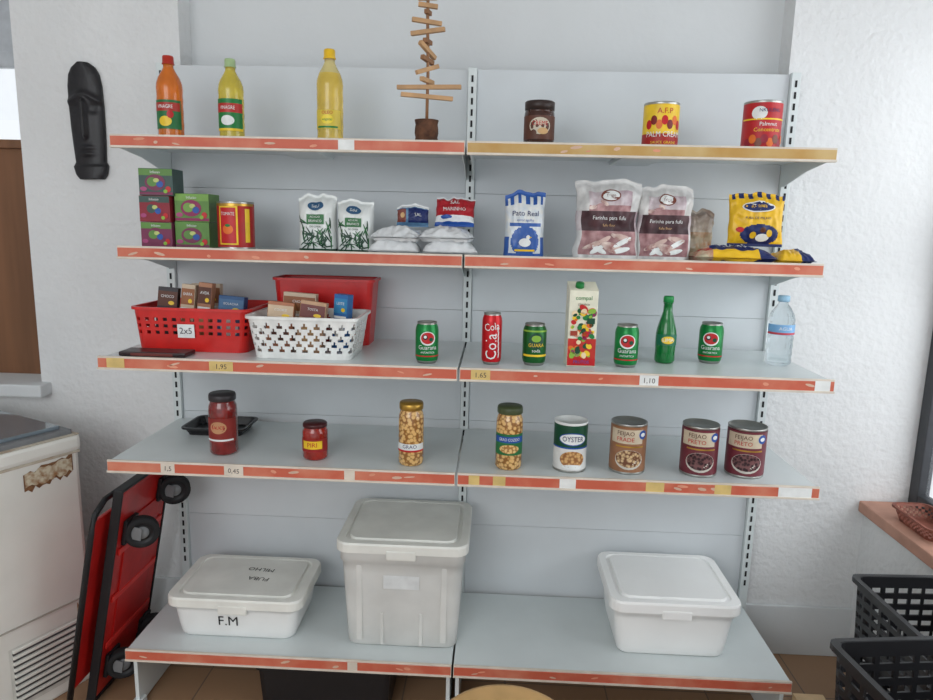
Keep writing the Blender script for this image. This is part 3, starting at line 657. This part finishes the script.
# ---------------------------------------------------------------- chest freezer
FZ=mat((226,226,219),.4,var=.05,scale=4,name="freezer_enamel"); RUST=mat((205,196,172),.85,c2=(150,112,76),scale=55,thr=(.45,.62)); RUSTD=mat((120,84,56),.85,var=.3,scale=60); GR=mat((120,122,124),.5)
WORN=mat((196,188,172),.6,c2=(158,136,112),scale=16,thr=(.5,.75))
b=MB(); Lf,Wf,Hf=.95,.62,.86
b.box((-Wf/2,-Lf/2,Hf/2-.03),(Wf,Lf,Hf-.06),FZ,.012)
b.box((-Wf/2,-Lf/2,Hf-.045),(Wf+.012,Lf+.012,.05),FZ,.012)
b.box((-Wf/2,-Lf/2,Hf-.074),(Wf+.004,Lf+.004,.008),WORN,.001)
b.box((-Wf/2,-Lf/2,Hf-.012),(Wf-.02,Lf-.02,.02),GR,.005)
b.box((-Wf/2,-Lf/2,Hf-.019),(Wf+.006,Lf+.006,.004),WORN,.001)
b.box((-Wf/2,-Lf*.27,Hf+.004),(Wf-.07,Lf*.47,.012),mat((150,165,175),.08,trans=.4,coat=.6),.003); b.box((-Wf/2,-Lf*.75,Hf+.004),(Wf-.07,Lf*.47,.012),mat((150,165,175),.08,trans=.4,coat=.6),.003)
mp=lambda X,Z,l=0:(.0008+l*.0005,X,Z)
def jag(cx,cz,w,h,mt,l,seed,slope):
    g=random.Random(seed); top=[];bo=[];n=14
    for i in range(n+1):
        q=i/n; x=cx-w/2+w*q; o=slope*(x-cx)
        top.append(mp(x,cz+o+h/2+g.uniform(-.12,.12)*h,l)); bo.append(mp(x,cz+o-h/2+g.uniform(-.18,.18)*h,l))
    V=top+bo; F=[(i,i+1,n+2+i,n+1+i) for i in range(n)]
    b.add(V,F,mt)
jag(-.098,.742,.150,.056,RUSTD,1,3,.12); jag(-.098,.744,.143,.045,RUST,2,5,.12)
g=random.Random(6)
for k in range(5): b.ell(-.02-g.uniform(0,.03),.2+g.uniform(-.1,.1),.006,.05,RUST,mp,1,9)
b.rect(-.15,.14,.22,.2,mat((205,205,198),.5),mp,1,2,1)
for k in range(9): b.box((.002,-.15,.06+k*.02),(.006,.2,.006),mat((70,70,70),.6)); b.box((.004,-.15,.069+k*.02),(.008,.2,.009),FZ,.002)
b.box((.004,-.15,.30),(.003,.3,.004),mat((170,165,155),.5))
b.obj("chest_freezer",(-1.2,-.27,0),-math.atan2(.44,.9))
# ---------------------------------------------------------------- hand truck folded
RP=mat((195,32,28),.4,coat=.2,c2=(165,24,22),scale=8); RK=mat((25,25,28),.5); RUB=mat((30,30,32),.8)
tr=empty("folded_platform_trolley",(-1.135,-.26,0.003)); tr.rotation_euler=(0,math.radians(11),0)
b=MB(); b.box((0,0,.37),(.02,.31,.70),RP,.008); 
for y in (-.155,.155): b.box((0,y,.37),(.028,.009,.715),RK,.003)
for z in (.015,.727): b.box((0,0,z),(.028,.318,.009),RK,.003)
b.box((.012,0,.36),(.006,.2,.5),mat((175,22,20),.4),.002); 
for z in (.2,.36,.52): b.box((.014,0,z),(.006,.27,.02),mat((205,45,40),.4),.002)
b.obj("platform",parent=tr)
b=MB()
def wheel(b,c,r,w,Mx):
    b.lathe([(0,-w/2),(r*.35,-w/2),(r*.4,-w*.3),(r*.6,-w*.3),(r*.66,-w/2),(r*.92,-w/2),(r,-w*.35),(r,w*.35),(r*.92,w/2),(r*.66,w/2),(r*.6,w*.3),(r*.4,w*.3),(r*.35,w/2),(0,w/2)],[GR,GR,RK,RK]+[RUB]*5+[RK]*2+[GR]*2,32,Matrix.Translation(c)@Mx)
for yy,z0 in ((-.09,.58),(.11,.64),(-.09,.12),(.11,.12)):
    wheel(b,(.056,yy,z0),.05,.032,Matrix.Rotation(PI/2,4,'X')@Matrix.Rotation(.5,4,'Y')); b.box((.018,yy,z0),(.012,.07,.08),RK,.003); b.box((.04,yy-.021,z0),(.05,.004,.04),GR,.001); b.box((.04,yy+.021,z0),(.05,.004,.04),GR,.001)
b.obj("casters",parent=tr)
b=MB(); b.tube([(-.04,-.205,.02),(-.04,-.205,.6),(-.04,-.195,.66),(-.04,-.15,.69),(-.04,.15,.69),(-.04,.195,.66),(-.04,.195,.02)],.009,RK,12); b.box((-.04,-.14,.36),(.012,.12,.56),RP,.004); b.obj("folded_handle",parent=tr)
# ---------------------------------------------------------------- crates
CK=mat((24,24,27),.45,coat=.1)
def crate(name,x,y,z,w,d,h,rz=0):
    return basket(name,x,y,z,w,d,h,CK,lambda i,j:((i%4) in (1,2,3)) and j in (2,4,6,8,10),128,13,.94,.02,.012,.005,rz)
for k in range(3): crate("black_plastic_crate"+(".%03d"%k if k else ""),1.235,-.69,k*.205,.29,.33,.2,.05)
for k in range(3): crate("black_plastic_crate.%03d"%(k+3),1.045,-1.10,k*.225,.40,.36,.22,.12)
b=MB(); b.box((0,0,.075),(.09,.09,.15),mat((205,175,135),.7),.003); b.box((0,-.0455,.075),(.03,.001,.15),mat((190,155,110),.6)); b.obj("small_cardboard_box",(1.07,-.435,0))
basket("wicker_basket",1.478,-.19,.6,.12,.22,.045,mat((130,75,60),.6,var=.3),lambda i,j:(i+j)%2==0 and 0<j<5,60,6,.8,.03,.006)
basket("black_tray",-.4,-.235,0,.42,.32,.15,CK,lambda i,j:False,80,4,.95,.02,.008)
# stool
b=MB(); SW=mat((205,165,110),.45,var=.12,scale=10)
b.lathe([(0,.425),(.145,.425),(.155,.43),(.158,.44),(.155,.448),(.145,.45),(0,.45)],SW,48)
for a in range(4):
    q=PI/4+a*PI/2; b.tube([(.09*math.cos(q),.09*math.sin(q),.428),(.15*math.cos(q),.15*math.sin(q),0)],[.016,.012],SW,12)
b.tube([(-.09,-.09,.2),(.09,.09,.2)],.008,SW,8); b.tube([(-.09,.09,.2),(.09,-.09,.2)],.008,SW,8)
b.obj("wooden_stool",(.145,-.985,0))
# ---------------------------------------------------------------- light
w=bpy.data.worlds.new("world"); sc.world=w; w.use_nodes=True; bgd=w.node_tree.nodes["Background"]; bgd.inputs[0].default_value=(.91,.955,1,1); bgd.inputs[1].default_value=1.02
def area(name,loc,tgt,sx,sy,e,col):
    l=bpy.data.lights.new(name,'AREA'); l.shape='RECTANGLE'; l.size=sx; l.size_y=sy; l.energy=e; l.color=col
    o=bpy.data.objects.new(name,l); sc.collection.objects.link(o); o.location=loc; o.rotation_euler=(Vector(tgt)-Vector(loc)).to_track_quat('-Z','Y').to_euler()
area("daylight_front",(-1.2,-4.0,2.2),(0,0,1.2),2.2,1.6,40,(.96,.985,1))
area("daylight_window_right",(1.9,-1.0,1.6),(0,-.6,1.3),1.6,1.5,17,(.93,.97,1))
sc.view_settings.view_transform='Standard'; sc.view_settings.look='None'; sc.view_settings.exposure=0
